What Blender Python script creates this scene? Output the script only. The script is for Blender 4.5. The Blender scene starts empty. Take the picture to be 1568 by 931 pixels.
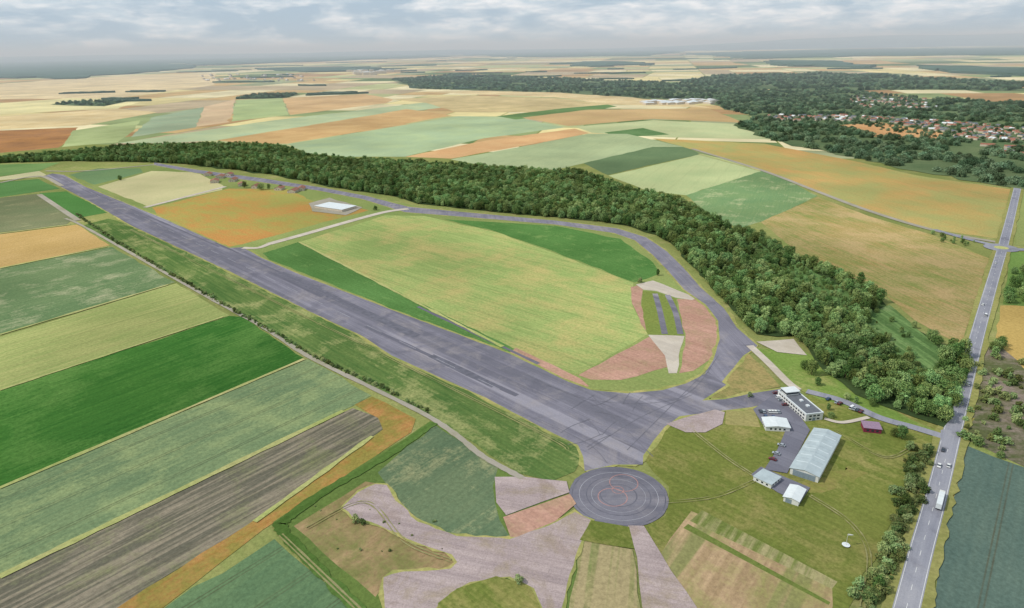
import bpy, bmesh, math, random
from mathutils import Vector, Matrix
from mathutils.geometry import tessellate_polygon
random.seed(7)
R=random.random
S=bpy.context.scene
S.view_settings.view_transform='Standard'; S.view_settings.look='None'; S.view_settings.exposure=0
COL=S.collection
# ------------------------------------------------------------- camera
H=220.0; FPX=1045.3; CX,CY=784.0,465.5
pitch=math.atan(393.5/FPX); roll=math.radians(0.99)
F=Vector((0,math.cos(pitch),-math.sin(pitch))); R0=Vector((1,0,0)); U0=Vector((0,math.sin(pitch),math.cos(pitch)))
RR=R0*math.cos(roll)-U0*math.sin(roll); UU=R0*math.sin(roll)+U0*math.cos(roll)
cd=bpy.data.cameras.new('camera'); cam=bpy.data.objects.new('camera',cd); COL.objects.link(cam)
cam.matrix_world=Matrix(((RR.x,UU.x,-F.x,0),(RR.y,UU.y,-F.y,0),(RR.z,UU.z,-F.z,H),(0,0,0,1)))
cd.lens=24; cd.sensor_width=36; cd.clip_start=1; cd.clip_end=200000
S.camera=cam
def G(u,v,z=0.0):
    """survey: reference-photo point -> map position (metres) on the terrain"""
    d=F*FPX+RR*(u-CX)+UU*(CY-v)
    t=(H-z)/(-d.z)
    return Vector((d.x*t,d.y*t,z))
def lin(h):
    h=h.lstrip('#'); c=[int(h[i:i+2],16)/255 for i in (0,2,4)]
    return [x/12.92 if x<=0.04045 else ((x+0.055)/1.055)**2.4 for x in c]
GAIN=1.0
def L(h,g=1.0):
    return tuple(min(x*GAIN*g,0.9) for x in lin(h))+(1,)
# ------------------------------------------------------------- materials
def newmat(name,diffuse=False):
    m=bpy.data.materials.new(name); m.use_nodes=True; nt=m.node_tree
    for n in list(nt.nodes): nt.nodes.remove(n)
    o=nt.nodes.new('ShaderNodeOutputMaterial')
    if diffuse:
        b=nt.nodes.new('ShaderNodeBsdfDiffuse')
    else:
        b=nt.nodes.new('ShaderNodeBsdfPrincipled')
        b.inputs['Roughness'].default_value=0.95; b.inputs['Specular IOR Level'].default_value=0.1
    nt.links.new(b.outputs[0],o.inputs[0]); return m,nt,b
def N(nt,t,**k):
    n=nt.nodes.new(t)
    for a,v in k.items(): setattr(n,a,v)
    return n
def math_(nt,op,a,b=None,c=None,clamp=False):
    n=nt.nodes.new('ShaderNodeMath'); n.operation=op; n.use_clamp=clamp
    for i,x in enumerate((a,b,c)):
        if x is None: continue
        if isinstance(x,(int,float)): n.inputs[i].default_value=x
        else: nt.links.new(x,n.inputs[i])
    return n.outputs[0]
def mix(nt,f,a,b,mode='MIX'):
    n=nt.nodes.new('ShaderNodeMix'); n.data_type='RGBA'; n.blend_type=mode
    for i,x in ((0,f),(6,a),(7,b)):
        if isinstance(x,(int,float)): n.inputs[i].default_value=x
        elif isinstance(x,tuple): n.inputs[i].default_value=x
        else: nt.links.new(x,n.inputs[i])
    return n.outputs[2]
def mapr(nt,v,a,b,c=0.,d=1.):
    n=nt.nodes.new('ShaderNodeMapRange'); n.clamp=True
    nt.links.new(v,n.inputs[0])
    for i,x in enumerate((a,b,c,d)): n.inputs[i+1].default_value=x
    return n.outputs[0]
def coords(nt,ang=0.,scale=(1,1,1)):
    t=N(nt,'ShaderNodeTexCoord'); m=N(nt,'ShaderNodeMapping',vector_type='POINT')
    m.inputs['Rotation'].default_value=(0,0,-ang)
    nt.links.new(t.outputs['Object'],m.inputs[0])
    return m.outputs[0]
def noise(nt,vec,sc,det=4,rough=.55,dist=0.):
    n=N(nt,'ShaderNodeTexNoise'); nt.links.new(vec,n.inputs['Vector'])
    n.inputs['Scale'].default_value=sc; n.inputs['Detail'].default_value=det
    n.inputs['Roughness'].default_value=rough; n.inputs['Distortion'].default_value=dist
    return n.outputs['Fac']
def direction(p,q):
    a=G(*p); b=G(*q); return math.atan2(b.y-a.y,b.x-a.x)
mcount=[0]
def field_mat(name,a,b,d=None,c=None,cth=.62,tram=0,tstr=.35,rows=.5,scale=.012,grain=.3,rowsc=.35,bands=None,cmax=.75):
    """crop surface: two-tone mottling, bald patches c, sowing streaks along d, tractor tramlines"""
    m,nt,bs=newmat(name,True); mcount[0]+=1; off=mcount[0]*37.3
    ang=d if d is not None else 0.
    P=coords(nt,ang)
    ad=N(nt,'ShaderNodeVectorMath',operation='ADD'); ad.inputs[1].default_value=(off*11,off*7,0)
    nt.links.new(P,ad.inputs[0]); PO=ad.outputs[0]
    st=N(nt,'ShaderNodeMapping'); st.inputs['Scale'].default_value=(.018,rowsc,1); nt.links.new(PO,st.inputs[0])
    n1=noise(nt,PO,scale,5,.6)
    n2=noise(nt,st.outputs[0],1.0,3,.6)
    n3=noise(nt,PO,.45,4,.8)
    f=math_(nt,'MULTIPLY_ADD',math_(nt,'SUBTRACT',n2,.5),rows,n1)
    f=mapr(nt,f,.32,.68)
    col=mix(nt,f,L(a),L(b))
    if bands:
        sb=N(nt,'ShaderNodeMapping'); sb.inputs['Scale'].default_value=(.004,1/bands[1],1); nt.links.new(PO,sb.inputs[0])
        nb=noise(nt,sb.outputs[0],1,2,.4); col=mix(nt,mapr(nt,nb,.47,.53,0,.85),col,L(bands[0]))
    if c:
        n4=noise(nt,PO,scale*2.2,5,.68,.3)
        n4=math_(nt,'MULTIPLY_ADD',math_(nt,'SUBTRACT',n2,.5),.22,n4)
        n4=math_(nt,'MULTIPLY_ADD',math_(nt,'SUBTRACT',n3,.5),.22,n4)
        col=mix(nt,mapr(nt,n4,cth-.07,cth+.14,0,cmax),col,L(c))
    if tram:
        sp=N(nt,'ShaderNodeSeparateXYZ'); nt.links.new(P,sp.inputs[0])
        fr=math_(nt,'FRACT',math_(nt,'DIVIDE',sp.outputs[1],tram))
        da=math_(nt,'ABSOLUTE',math_(nt,'SUBTRACT',fr,.47)); db=math_(nt,'ABSOLUTE',math_(nt,'SUBTRACT',fr,.47+1.9/tram))
        mn=math_(nt,'MINIMUM',da,db)
        ln=mapr(nt,mn,.12/tram,.55/tram,tstr,0)
        ln=math_(nt,'MULTIPLY',ln,mapr(nt,n1,.35,.6,.35,1))
        col=mix(nt,ln,col,mix(nt,.5,(.03,.035,.02,1),(.12,.09,.05,1)))
    nL=noise(nt,PO,.0035,2,.5)
    g=math_(nt,'MULTIPLY',mapr(nt,n3,.25,.75,1-grain,1+grain),mapr(nt,nL,.35,.65,.84,1.12))
    cmb=N(nt,'ShaderNodeVectorMath',operation='SCALE'); nt.links.new(col,cmb.inputs[0]); nt.links.new(g,cmb.inputs['Scale'])
    nt.links.new(cmb.outputs[0],bs.inputs[0])
    return m
def paved_mat(name,a,b,d,joint=7.5,js=.25,stain=None,streak=.6,grain=.15,patch='#5d5c66',lanes=None,smax=.7):
    m,nt,bs=newmat(name,True); P=coords(nt,d)
    st=N(nt,'ShaderNodeMapping'); st.inputs['Scale'].default_value=(.008,.28,1); nt.links.new(P,st.inputs[0])
    n1=noise(nt,P,.02,6,.65,.4); n2=noise(nt,st.outputs[0],1,5,.75); n3=noise(nt,P,1.3,4,.8)
    f=math_(nt,'MULTIPLY_ADD',math_(nt,'SUBTRACT',n2,.5),streak*1.6,n1)
    col=mix(nt,mapr(nt,f,.25,.75),L(a),L(b))
    br=N(nt,'ShaderNodeTexBrick'); nt.links.new(P,br.inputs['Vector']); br.offset=0.37
    br.inputs['Scale'].default_value=1; br.inputs['Brick Width'].default_value=joint*6; br.inputs['Row Height'].default_value=joint
    br.inputs['Mortar Size'].default_value=.14; br.inputs['Color1'].default_value=(1,1,1,1); br.inputs['Color2'].default_value=(.84,.84,.86,1)
    br.inputs['Mortar'].default_value=(1-js,1-js,1-js,1); br.inputs['Bias'].default_value=0
    col=mix(nt,.8,col,br.outputs['Color'],'MULTIPLY')
    if lanes:
        sl_=N(nt,'ShaderNodeMapping'); sl_.inputs['Scale'].default_value=(.0018,.07,1); nt.links.new(P,sl_.inputs[0])
        nl=noise(nt,sl_.outputs[0],1,3,.5); col=mix(nt,mapr(nt,nl,.51,.56,0,.6),col,L(lanes))
        col=mix(nt,mapr(nt,nl,.42,.37,0,.5),col,L('#9c98a0'))
    n5=noise(nt,P,.045,4,.5,.5)
    col=mix(nt,mapr(nt,n5,.58,.64,0,.4),col,L(patch))
    if stain: 
        col=mix(nt,mapr(nt,noise(nt,P,.03,6,.72,.5),.5,.72,0,smax),col,L(stain))
    g=mapr(nt,n3,.25,.75,1-grain,1+grain)
    cmb=N(nt,'ShaderNodeVectorMath',operation='SCALE'); nt.links.new(col,cmb.inputs[0]); nt.links.new(g,cmb.inputs['Scale'])
    nt.links.new(cmb.outputs[0],bs.inputs[0])
    return m
def plain(name,h,rough=.6,var=.15,sc=1.,metal=0.,spec=.3):
    m,nt,bs=newmat(name); n=noise(nt,coords(nt),sc,5,.6)
    c=L(h); col=mix(nt,mapr(nt,n,.3,.7),tuple(x*(1-var) for x in c[:3])+(1,),tuple(min(x*(1+var),.9) for x in c[:3])+(1,))
    nt.links.new(col,bs.inputs['Base Color']); bs.inputs['Roughness'].default_value=rough
    bs.inputs['Metallic'].default_value=metal; bs.inputs['Specular IOR Level'].default_value=spec
    return m
# ------------------------------------------------------------- mesh helpers
def obj(name,verts,faces,mats,parent=None,mi=None,smooth=False):
    me=bpy.data.meshes.new(name); me.from_pydata([tuple(v) for v in verts],[],faces)
    for m in (mats if isinstance(mats,(list,tuple)) else [mats]): me.materials.append(m)
    if mi: 
        for p,i in zip(me.polygons,mi): p.material_index=i
    if smooth:
        for p in me.polygons: p.use_smooth=True
    me.update(); o=bpy.data.objects.new(name,me); COL.objects.link(o)
    if parent: o.parent=parent
    return o
ZC=[0.02]
def nextz(): ZC[0]+=0.004; return ZC[0]
def catmull(pts,n=6,closed=True):
    out=[]; k=len(pts); rng=range(k if closed else k-1)
    for i in rng:
        if closed: p0,p1,p2,p3=pts[i-1],pts[i],pts[(i+1)%k],pts[(i+2)%k]
        else: p0,p1,p2,p3=pts[max(i-1,0)],pts[i],pts[i+1],pts[min(i+2,k-1)]
        for j in range(n):
            t=j/n
            out.append(0.5*((2*p1)+(p2-p0)*t+(2*p0-5*p1+4*p2-p3)*t*t+(3*p1-p0-3*p2+p3)*t**3))
    if not closed: out.append(pts[-1])
    return out
def ground_poly(name,px,mat,smooth=False,jit=.6,z=None,step=12.,height=0):
    pts=[G(*p) for p in px]
    if smooth: pts=catmull(pts,8)
    out=[]
    for i,p in enumerate(pts):
        q=pts[(i+1)%len(pts)]; d=(q-p).length; dist=p.length
        k=min(60,max(1,int(d/(step*max(1,dist/600))))) if jit else 1
        for j in range(k):
            w=p.lerp(q,j/k); s=jit*(max(1,dist/700))*(1 if j else .3)
            out.append(Vector((w.x+random.gauss(0,s),w.y+random.gauss(0,s),0)))
    if z is None: z=nextz()
    tris=tessellate_polygon([out])
    vs=[(p.x,p.y,z+(height*random.uniform(.7,1.3))) for p in out]
    fs=[]
    for t in tris:
        a,b,c=[Vector((vs[i][0],vs[i][1],0)) for i in t]
        fs.append(tuple(t) if (b-a).cross(c-a).z>0 else tuple(reversed(t)))
    if height:
        n=len(out); vs+=[(p.x,p.y,0) for p in out]
        for i in range(n): fs.append((i,(i+1)%n,n+(i+1)%n,n+i))
    return obj(name,vs,fs,mat)
def ribbon(name,px,width,mat,smooth=True,z=None,wpts=None,jit=0.,offset=0.):
    pts=wpts or [G(*p) for p in px]
    if smooth: pts=catmull(pts,10,False)
    if z is None: z=nextz()
    vs=[];fs=[]
    for i,p in enumerate(pts):
        a=pts[max(i-1,0)]; b=pts[min(i+1,len(pts)-1)]; t=(b-a).normalized(); n=Vector((-t.y,t.x,0))
        w=width/2+random.gauss(0,jit) if jit else width/2
        for s in (-1,1): q=p+n*(s*w+offset); vs.append((q.x,q.y,z))
        if i: k=2*i; fs.append((k-2,k-1,k+1,k)[::-1])
    o=obj(name,vs,fs,mat)
    return o
def resample(pts,step):
    out=[];acc=0
    for a,b in zip(pts,pts[1:]):
        d=(b-a).length; t=(b-a).normalized()
        while acc<d: out.append((a+t*acc,t)); acc+=step
        acc-=d
    return out
def inside(p,poly):
    c=False;n=len(poly);j=n-1
    for i in range(n):
        a,b=poly[i],poly[j]
        if (a.y>p.y)!=(b.y>p.y) and p.x<(b.x-a.x)*(p.y-a.y)/(b.y-a.y)+a.x: c=not c
        j=i
    return c
# ------------------------------------------------------------- world
sun_el=math.radians(48); sun_az=math.radians(-100)   # azimuth from +Y, clockwise positive
W=bpy.data.worlds.new('World'); S.world=W; W.use_nodes=True; nt=W.node_tree
for n in list(nt.nodes): nt.nodes.remove(n)
wo=N(nt,'ShaderNodeOutputWorld'); bg=N(nt,'ShaderNodeBackground'); nt.links.new(bg.outputs[0],wo.inputs[0])
sk=N(nt,'ShaderNodeTexSky',sky_type='NISHITA'); sk.sun_disc=False; sk.sun_elevation=sun_el; sk.sun_rotation=sun_az
sk.air_density=1.0; sk.dust_density=1.5; sk.ozone_density=2.
bg.inputs[1].default_value=.08
tc=N(nt,'ShaderNodeTexCoord')
mp=N(nt,'ShaderNodeMapping'); mp.inputs['Scale'].default_value=(1,1,4.0); mp.inputs['Location'].default_value=(.35,.1,.2); nt.links.new(tc.outputs['Generated'],mp.inputs[0])
c1=noise(nt,mp.outputs[0],9,8,.6,.2)
mp2=N(nt,'ShaderNodeMapping'); mp2.inputs['Scale'].default_value=(1,1,5); mp2.inputs['Location'].default_value=(2,.1,.23); nt.links.new(tc.outputs['Generated'],mp2.inputs[0])
c2=noise(nt,mp2.outputs[0],19,6,.62,.3)
cl=mapr(nt,c1,.43,.58); sh=mapr(nt,c2,.38,.62)
skyc=mix(nt,.85,sk.outputs[0],(6.0,7.7,9.4,1))
cloudc=mix(nt,sh,(7.6,8.9,9.9,1),(11.6,11.8,12.0,1))
nt.links.new(mix(nt,cl,skyc,cloudc),bg.inputs[0])
sl=bpy.data.lights.new('sun','SUN'); sl.energy=3.0; sl.angle=math.radians(.6); sl.color=(1,.95,.86)
so=bpy.data.objects.new('sun',sl); COL.objects.link(so)
sd=Vector((math.sin(sun_az)*math.cos(sun_el),math.cos(sun_az)*math.cos(sun_el),math.sin(sun_el)))
so.rotation_euler=sd.to_track_quat('Z','Y').to_euler(); so.location=(0,0,800)
# haze: thin real scattering layer of air over the distant country
hm=bpy.data.materials.new('haze_air'); hm.use_nodes=True; nt=hm.node_tree
for n in list(nt.nodes): nt.nodes.remove(n)
o_=N(nt,'ShaderNodeOutputMaterial'); vs_=N(nt,'ShaderNodeVolumeScatter'); vs_.inputs['Density'].default_value=8e-5
vs_.inputs['Color'].default_value=(.80,.92,1,1); vs_.inputs['Anisotropy'].default_value=0
nt.links.new(vs_.outputs[0],o_.inputs['Volume'])
x,y0,y1,z0,z1=60000,1900,70000,-60,500
obj('haze_air',[(-x,y0,z0),(x,y0,z0),(x,y1,z0),(-x,y1,z0),(-x,y0,z1),(x,y0,z1),(x,y1,z1),(-x,y1,z1)],
 [(0,3,2,1),(4,5,6,7),(0,1,5,4),(1,2,6,5),(2,3,7,6),(3,0,4,7)],hm)
# ------------------------------------------------------------- ground
rd=direction((100,275),(800,620))
m_ground=field_mat('rough_grass','#747f48','#8a8b55',rd,c='#a1966a',cth=.6)
obj('ground',[(-90000,-4000,0),(90000,-4000,0),(90000,74000,0),(-90000,74000,0)],[(0,1,2,3)],m_ground)
# distant farmland: recursive division into parcels
PAL=[('#d6c690',3),('#c2a475',3),('#b3b584',2.2),('#8a9668',1.8),('#9ca07c',2),('#ae8c65',1.6),('#dccfa6',3),('#687a50',1.4),('#b5a385',2)]
pm=[field_mat('parcel',h,'#%02x%02x%02x'%tuple(int(int(h[i:i+2],16)*.9) for i in (1,3,5)),math.radians(15+R()*40),rows=.6,scale=.004,rowsc=.02,grain=.1) for h,_ in PAL]
V=[];FC=[];MI=[]
th=math.radians(-14)
def rot(p): return (p[0]*math.cos(th)-p[1]*math.sin(th),p[0]*math.sin(th)+p[1]*math.cos(th))
def split(q,depth=0):
    c=[sum(p[i] for p in q)/4 for i in (0,1)]; w=rot(c); d=max(900,math.hypot(*w))
    la=math.dist(q[0],q[1]); lb=math.dist(q[1],q[2]); tgt=(80+.042*d)
    if (la*lb<tgt*tgt*2.2*(.5+R()*1.3) and max(la,lb)<tgt*4.5) or depth>28:
        g=1.5+d*.0008; 
        k=len(V)
        for p in q:
            dx,dy=c[0]-p[0],c[1]-p[1]; l=math.hypot(dx,dy) or 1
            x,y=rot((p[0]+dx/l*g,p[1]+dy/l*g)); V.append((x,y,.012))
        FC.append((k,k+1,k+2,k+3)); MI.append(random.choices(range(len(PAL)),[w_ for _,w_ in PAL])[0]); return
    t=.5+(R()-.5)*.3; t2=t+(R()-.5)*.12
    lp=lambda a,b,t:(a[0]+(b[0]-a[0])*t,a[1]+(b[1]-a[1])*t)
    if la>lb*(.75 if R()<.7 else 1.4):
        m,n=lp(q[0],q[1],t),lp(q[3],q[2],t2); split((q[0],m,n,q[3]),depth+1); split((m,q[1],q[2],n),depth+1)
    else:
        m,n=lp(q[1],q[2],t),lp(q[0],q[3],t2); split((q[0],q[1],m,n),depth+1); split((n,m,q[2],q[3]),depth+1)
split(((-45000,1500),(45000,1500),(45000,60000),(-45000,60000)))
obj('distant_farmland',V,FC,pm,mi=MI)
# ------------------------------------------------------------- explicit fields
da=direction((180,218),(560,165)); db=direction((1075,236),(1430,352)); dl=direction((0,598),(350,483)); dl2=direction((0,885),(540,622))
def FLD(name,px,a,b,d=0,jit=.6,**k): 
    return ground_poly(name,px,field_mat(name,a,b,d,**k),jit=jit)
# upper middle band
FLD('stubble_field',[(-200,120),(0,128),(150,118),(330,112),(330,130),(180,150),(0,152),(-200,160)],'#c3ae88','#d6c399',da)
FLD('wheat_field',[(0,158),(110,150),(230,152),(180,166),(0,175)],'#c9c08e','#d8cb98',da)
FLD('wheat_field',[(-200,178),(0,178),(180,166),(240,172),(130,192),(0,198),(-200,205)],'#d0bd92','#c0a87b',da)
FLD('ploughed_field',[(-150,200),(0,200),(120,195),(108,212),(90,226),(0,234),(-150,238)],'#b08154','#977152',da,c='#6f5540')
FLD('barley_field',[(95,225),(112,200),(215,184),(205,200),(180,218)],'#a2ab7a','#919c6c',da)
FLD('meadow',[(200,210),(232,180),(312,164),(300,195)],'#8a9a7e','#969f82',da)
FLD('stubble_field',[(300,194),(314,163),(360,152),(352,187)],'#bda182','#c8b08d',da)
FLD('barley_field',[(355,186),(361,153),(432,150),(442,176)],'#99a878','#a6b07c',da)
FLD('stubble_field',[(433,150),(560,144),(602,152),(592,158),(444,176)],'#b9986e','#c5a77d',da)
FLD('barley_field',[(180,219),(420,184),(650,157),(682,164),(560,179),(330,215),(250,219)],'#9ba887','#adb38a',da,tram=40,tstr=.2)
FLD('stubble_field',[(332,215),(560,178),(622,167),(692,177),(560,200),(440,220),(370,220)],'#b29064','#c0a172',da)
FLD('barley_field',[(440,221),(560,201),(700,178),(790,179),(865,195),(740,212),(620,240),(520,240),(470,234)],'#97a786','#a4b187',da,tram=40,tstr=.2)
FLD('stubble_field',[(600,152),(720,146),(850,150),(940,160),(820,172),(700,172),(655,158)],'#ab9b70','#c7b285',da)
FLD('stubble_field',[(640,140),(850,138),(1000,150),(1090,165),(940,160),(850,149),(720,144)],'#d1bf95','#bfa679',da)
FLD('stubble_field',[(620,240),(750,214),(880,197),(902,204),(780,227),(690,243)],'#be946a','#c6a276',da)
FLD('beet_field',[(760,178),(860,166),(930,160),(945,163),(880,174),(790,183)],'#5d7a4a','#6b8452',da)
FLD('stubble_field',[(800,180),(900,168),(1085,166),(1140,188),(1000,182),(870,193)],'#b7996f','#b0976b',da)
FLD('barley_field',[(880,194),(1000,184),(1130,190),(1200,214),(1010,210),(905,203)],'#a2aa80','#afb186',da)
FLD('beet_field',[(925,203),(985,196),(1025,206),(950,210)],'#57744a','#658055',da)
FLD('barley_field',[(690,244),(780,228),(900,205),(960,205),(1060,228),(895,250),(850,260),(740,254)],'#949f7a','#a2ab82',da,tram=40,tstr=.2)
FLD('beet_field',[(893,250),(1000,225),(1048,225),(1072,236),(930,268)],'#5c6f50','#657755',da)
FLD('barley_field',[(932,269),(1075,236),(1132,248),(1166,262),(1050,299),(990,292)],'#a0ab7c','#aeb383',da,tram=30,tstr=.2)
FLD('beet_field',[(1050,299),(1166,262),(1200,274),(1252,300),(1175,337),(1130,350),(1080,325)],'#6a865c','#778d5f',da,c='#b7b48b',cth=.6)
FLD('ripe_field',[(1000,212),(1170,220),(1300,245),(1400,268),(1549,290),(1530,366),(1430,352),(1330,322),(1250,292),(1166,260),(1075,233)],'#a28f58','#b78f5c',db,c='#90955e',cth=.47,scale=.004,rows=1.2,tram=45,tstr=.3)
FLD('ripe_field',[(1165,340),(1252,302),(1330,331),(1430,361),(1516,396),(1500,440),(1472,530),(1400,490),(1340,440),(1230,395)],'#7f854c','#9c8857',db,c='#b39970',cth=.48,rows=1.3,scale=.007)
# right side
FLD('ripe_field',[(1549,268),(1900,310),(1900,400),(1553,376),(1552,330)],'#7d8a55','#8f945c',db)
FLD('ripe_field',[(1532,468),(1620,466),(1900,500),(1900,640),(1568,565),(1525,525)],'#a98f55','#b59a5e',db)
FLD('meadow',[(1548,385),(1700,395),(1900,440),(1900,500),(1535,466)],'#5f7a3f','#6f8548',db)
ground_poly('scrub_clearing',[(1498,535),(1528,525),(1568,565),(1700,610),(1700,760),(1568,715),(1478,672)],field_mat('scrub_clearing','#535c3b','#686547',0,c='#91807a',cth=.49,scale=.02))
FLD('maize_field',[(1474,680),(1568,716),(1900,830),(1900,1050),(1414,1000),(1420,931)],'#4e6058','#5b6b60',direction((1420,931),(1490,700)),tram=22,tstr=.7,rows=.4)
FLD('grass_margin',[(1414,1000),(1402,931),(1480,640),(1492,640),(1474,682),(1424,931),(1422,1000)],'#8a7a48','#6f7a40',db)
# left side
FLD('beet_field',[(-300,258),(0,252),(92,249),(60,262),(0,270),(-300,285)],'#5f7c4a','#728a55',dl)
FLD('stubble_field',[(-300,287),(0,271),(60,262),(75,270),(0,276),(-300,300)],'#a8a480','#b5ac86',dl)
FLD('beet_field',[(-300,300),(0,279),(60,274),(92,289),(0,302),(-300,330)],'#4d7040','#597b49',dl)
FLD('beet_field',[(60,296),(102,293),(168,325),(112,335)],'#48703a','#527a42',dl)
FLD('meadow',[(-300,332),(0,303),(55,297),(112,336),(100,345),(0,356),(-300,390)],'#6a7353','#797a5b',dl,c='#94906c')
FLD('stubble_field',[(-300,392),(0,359),(118,344),(168,376),(0,410),(-300,470)],'#b4965f','#bd9e69',dl,rows=1)
FLD('potato_field',[(-300,473),(0,412),(172,378),(268,432),(0,513),(-300,600)],'#5a704c','#697b55',dl,c='#a19e7e',cth=.57,rows=.8)
FLD('barley_field',[(-300,604),(0,516),(270,434),(352,483),(0,597),(-300,695)],'#8a955a','#a0a167',dl,tram=24,tstr=.3,rows=1.1)
FLD('beet_field',[(-300,697),(0,599),(352,484),(372,486),(466,549),(0,747),(-300,870)],'#325c28','#426c30',dl,rows=.9,scale=.006,grain=.28,c='#5c7e40',cth=.55)
FLD('wheat_field',[(-300,873),(0,749),(472,550),(568,606),(540,622),(0,882),(-300,1020)],'#637656','#76855f',dl2,tram=26,tstr=.6,rows=.7,c='#8b9668',cth=.53)
FLD('ploughed_field',[(-300,1025),(0,886),(540,625),(580,640),(586,658),(385,800),(180,931),(60,1010)],'#625f52','#897f6e',dl2,rows=2.1,rowsc=.4,tram=14,tstr=.3,c='#727750',cth=.57)
FLD('bare_earth_strip',[(542,620),(570,608),(637,642),(630,662),(402,812),(250,931),(150,1010),(60,1010),(180,931),(385,800),(587,658),(580,640)],'#98703f','#aa7f50',dl2,c='#76773a',cth=.45,scale=.025,rows=1)
FLD('wheat_field',[(150,1010),(252,931),(420,826),(545,931),(600,990),(600,1020)],'#546c4e','#637a56',dl2,tram=24,tstr=.6)
# grass strip beside runway
m_grass=field_mat('airfield_grass','#4c6737','#667944',rd,c='#a6a26e',cth=.57,rows=1.0,scale=.015)
ground_poly('airfield_grass',[(128,345),(165,335),(200,345),(350,415),(480,480),(560,520),(640,562),(745,610),(830,655),(885,680),(893,698),(880,722),(845,737),(795,725),(650,632),(470,545),(300,442)],m_grass)
# triangular area bottom-left
ground_poly('rough_scrub',[(418,800),(660,645),(800,735),(900,800),(880,931),(860,1000),(640,1000),(540,931)],field_mat('rough_scrub','#62743c','#576a38',dl2,scale=.02))
ground_poly('brown_scrub',[(450,806),(560,738),(600,745),(700,840),(705,870),(600,882),(575,915)],field_mat('brown_scrub','#857352','#a68c6a',dl2,c='#66703c',cth=.48,scale=.02,rows=.8))
FLD('maize_field',[(578,724),(665,650),(762,716),(755,745),(757,770),(782,826),(700,822),(640,800),(605,762)],'#55674e','#667457',dl2,c='#a29c74',cth=.6,rows=.7)
# airfield interior
FLD('airfield_grass',[(95,270),(240,252),(400,276),(560,300),(700,328),(940,352),(1020,392),(1100,470),(1145,535),(1095,590),(1050,605),(900,596),(770,545),(400,400),(350,380)],'#77874e','#888f57',rd)
FLD('ripe_field',[(150,286),(232,262),(300,264),(342,284),(340,291),(225,316)],'#a9a57a','#b7ad84',da)
FLD('meadow',[(105,268),(150,258),(215,258),(220,264),(145,283)],'#6f865c','#657f5a',da)
ground_poly('poppy_field',[(233,318),(350,289),(440,290),(480,308),(565,322),(372,374),(352,378),(245,334)],field_mat('poppy_field','#b1804a','#aa864c',rd,c='#8f9652',cth=.46,scale=.005,rows=1.0))
FLD('barley_field',[(458,371),(590,330),(650,331),(760,356),(850,388),(970,434),(967,465),(992,512),(885,574),(780,537),(620,452)],'#849558','#97a364',direction((500,345),(960,470)),tram=24,tstr=.3,rows=1.1,c='#b0a06a',cth=.51,scale=.008)
FLD('beet_field',[(402,388),(456,371),(620,453),(790,536),(772,546),(690,511),(500,432),(412,398)],'#496a38','#577943',rd,c='#7a9055')
FLD('beet_field',[(680,336),(850,346),(950,366),(1000,402),(1008,420),(972,433),(850,386),(760,355)],'#486d38','#577b42',rd,scale=.02,c='#7a9055')
# right airfield grass, lawn
m_lawn=field_mat('airfield_lawn','#646f35','#797e41',rd,c='#958958',cth=.55,scale=.012,rows=.6)
ground_poly('airfield_lawn',[(985,700),(1018,655),(1100,625),(1160,640),(1250,600),(1300,590),(1460,650),(1410,690),(1340,860),(1300,931),(1280,1000),(1100,1000),(985,808),(1020,790),(1024,745)],m_lawn)
FLD('lawn',[(1150,532),(1235,540),(1310,590),(1400,645),(1440,662),(1400,655),(1250,610),(1215,592)],'#637a3a','#718543',rd,c='#908c58',cth=.56)
ground_poly('dry_meadow',[(1072,610),(1142,538),(1196,592),(1150,602),(1112,614)],field_mat('dry_meadow','#827c4f','#757a47',rd,c='#a08c5f',cth=.45,scale=.03))
ground_poly('brown_scrub',[(1112,628),(1155,626),(1165,655),(1110,650)],field_mat('brown_scrub','#8a8655','#9c8f60',rd))
ground_poly('dry_meadow',[(1232,735),(1300,715),(1330,725),(1270,750),(1240,756)],field_mat('dry_meadow','#8d7f50','#7d7c45',rd,c='#75793e',cth=.45,scale=.04),jit=2.2,step=4)
dal=direction((1135,822),(1085,905))
ground_poly('allotment_field',[(1010,850),(1060,783),(1275,893),(1270,1000),(1090,1000)],field_mat('allotment_field','#917b5e','#a78e70',dal,c='#7d7d4b',cth=.52,scale=.02,rows=1.6,rowsc=.3,bands=('#73764a',9)))
ribbon('grass_margin',[(1066,790),(1170,842),(1278,897)],9,field_mat('grass_margin','#a39a70','#6f7a40',dal,rows=1.5),smooth=False,jit=1)
ribbon('grass_margin',[(1050,806),(1270,925)],3,field_mat('grass_margin','#66753a','#6f7a40',dal,rows=1.5),smooth=False,jit=.6)
ground_poly('allotment_field',[(868,960),(884,840),(890,828),(968,842),(985,950)],field_mat('allotment_field','#7d7a52','#6f7648',direction((868,931),(884,840)),c='#998b68',rows=1.6,rowsc=.4,cth=.53,bands=('#938565',5)))
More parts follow.
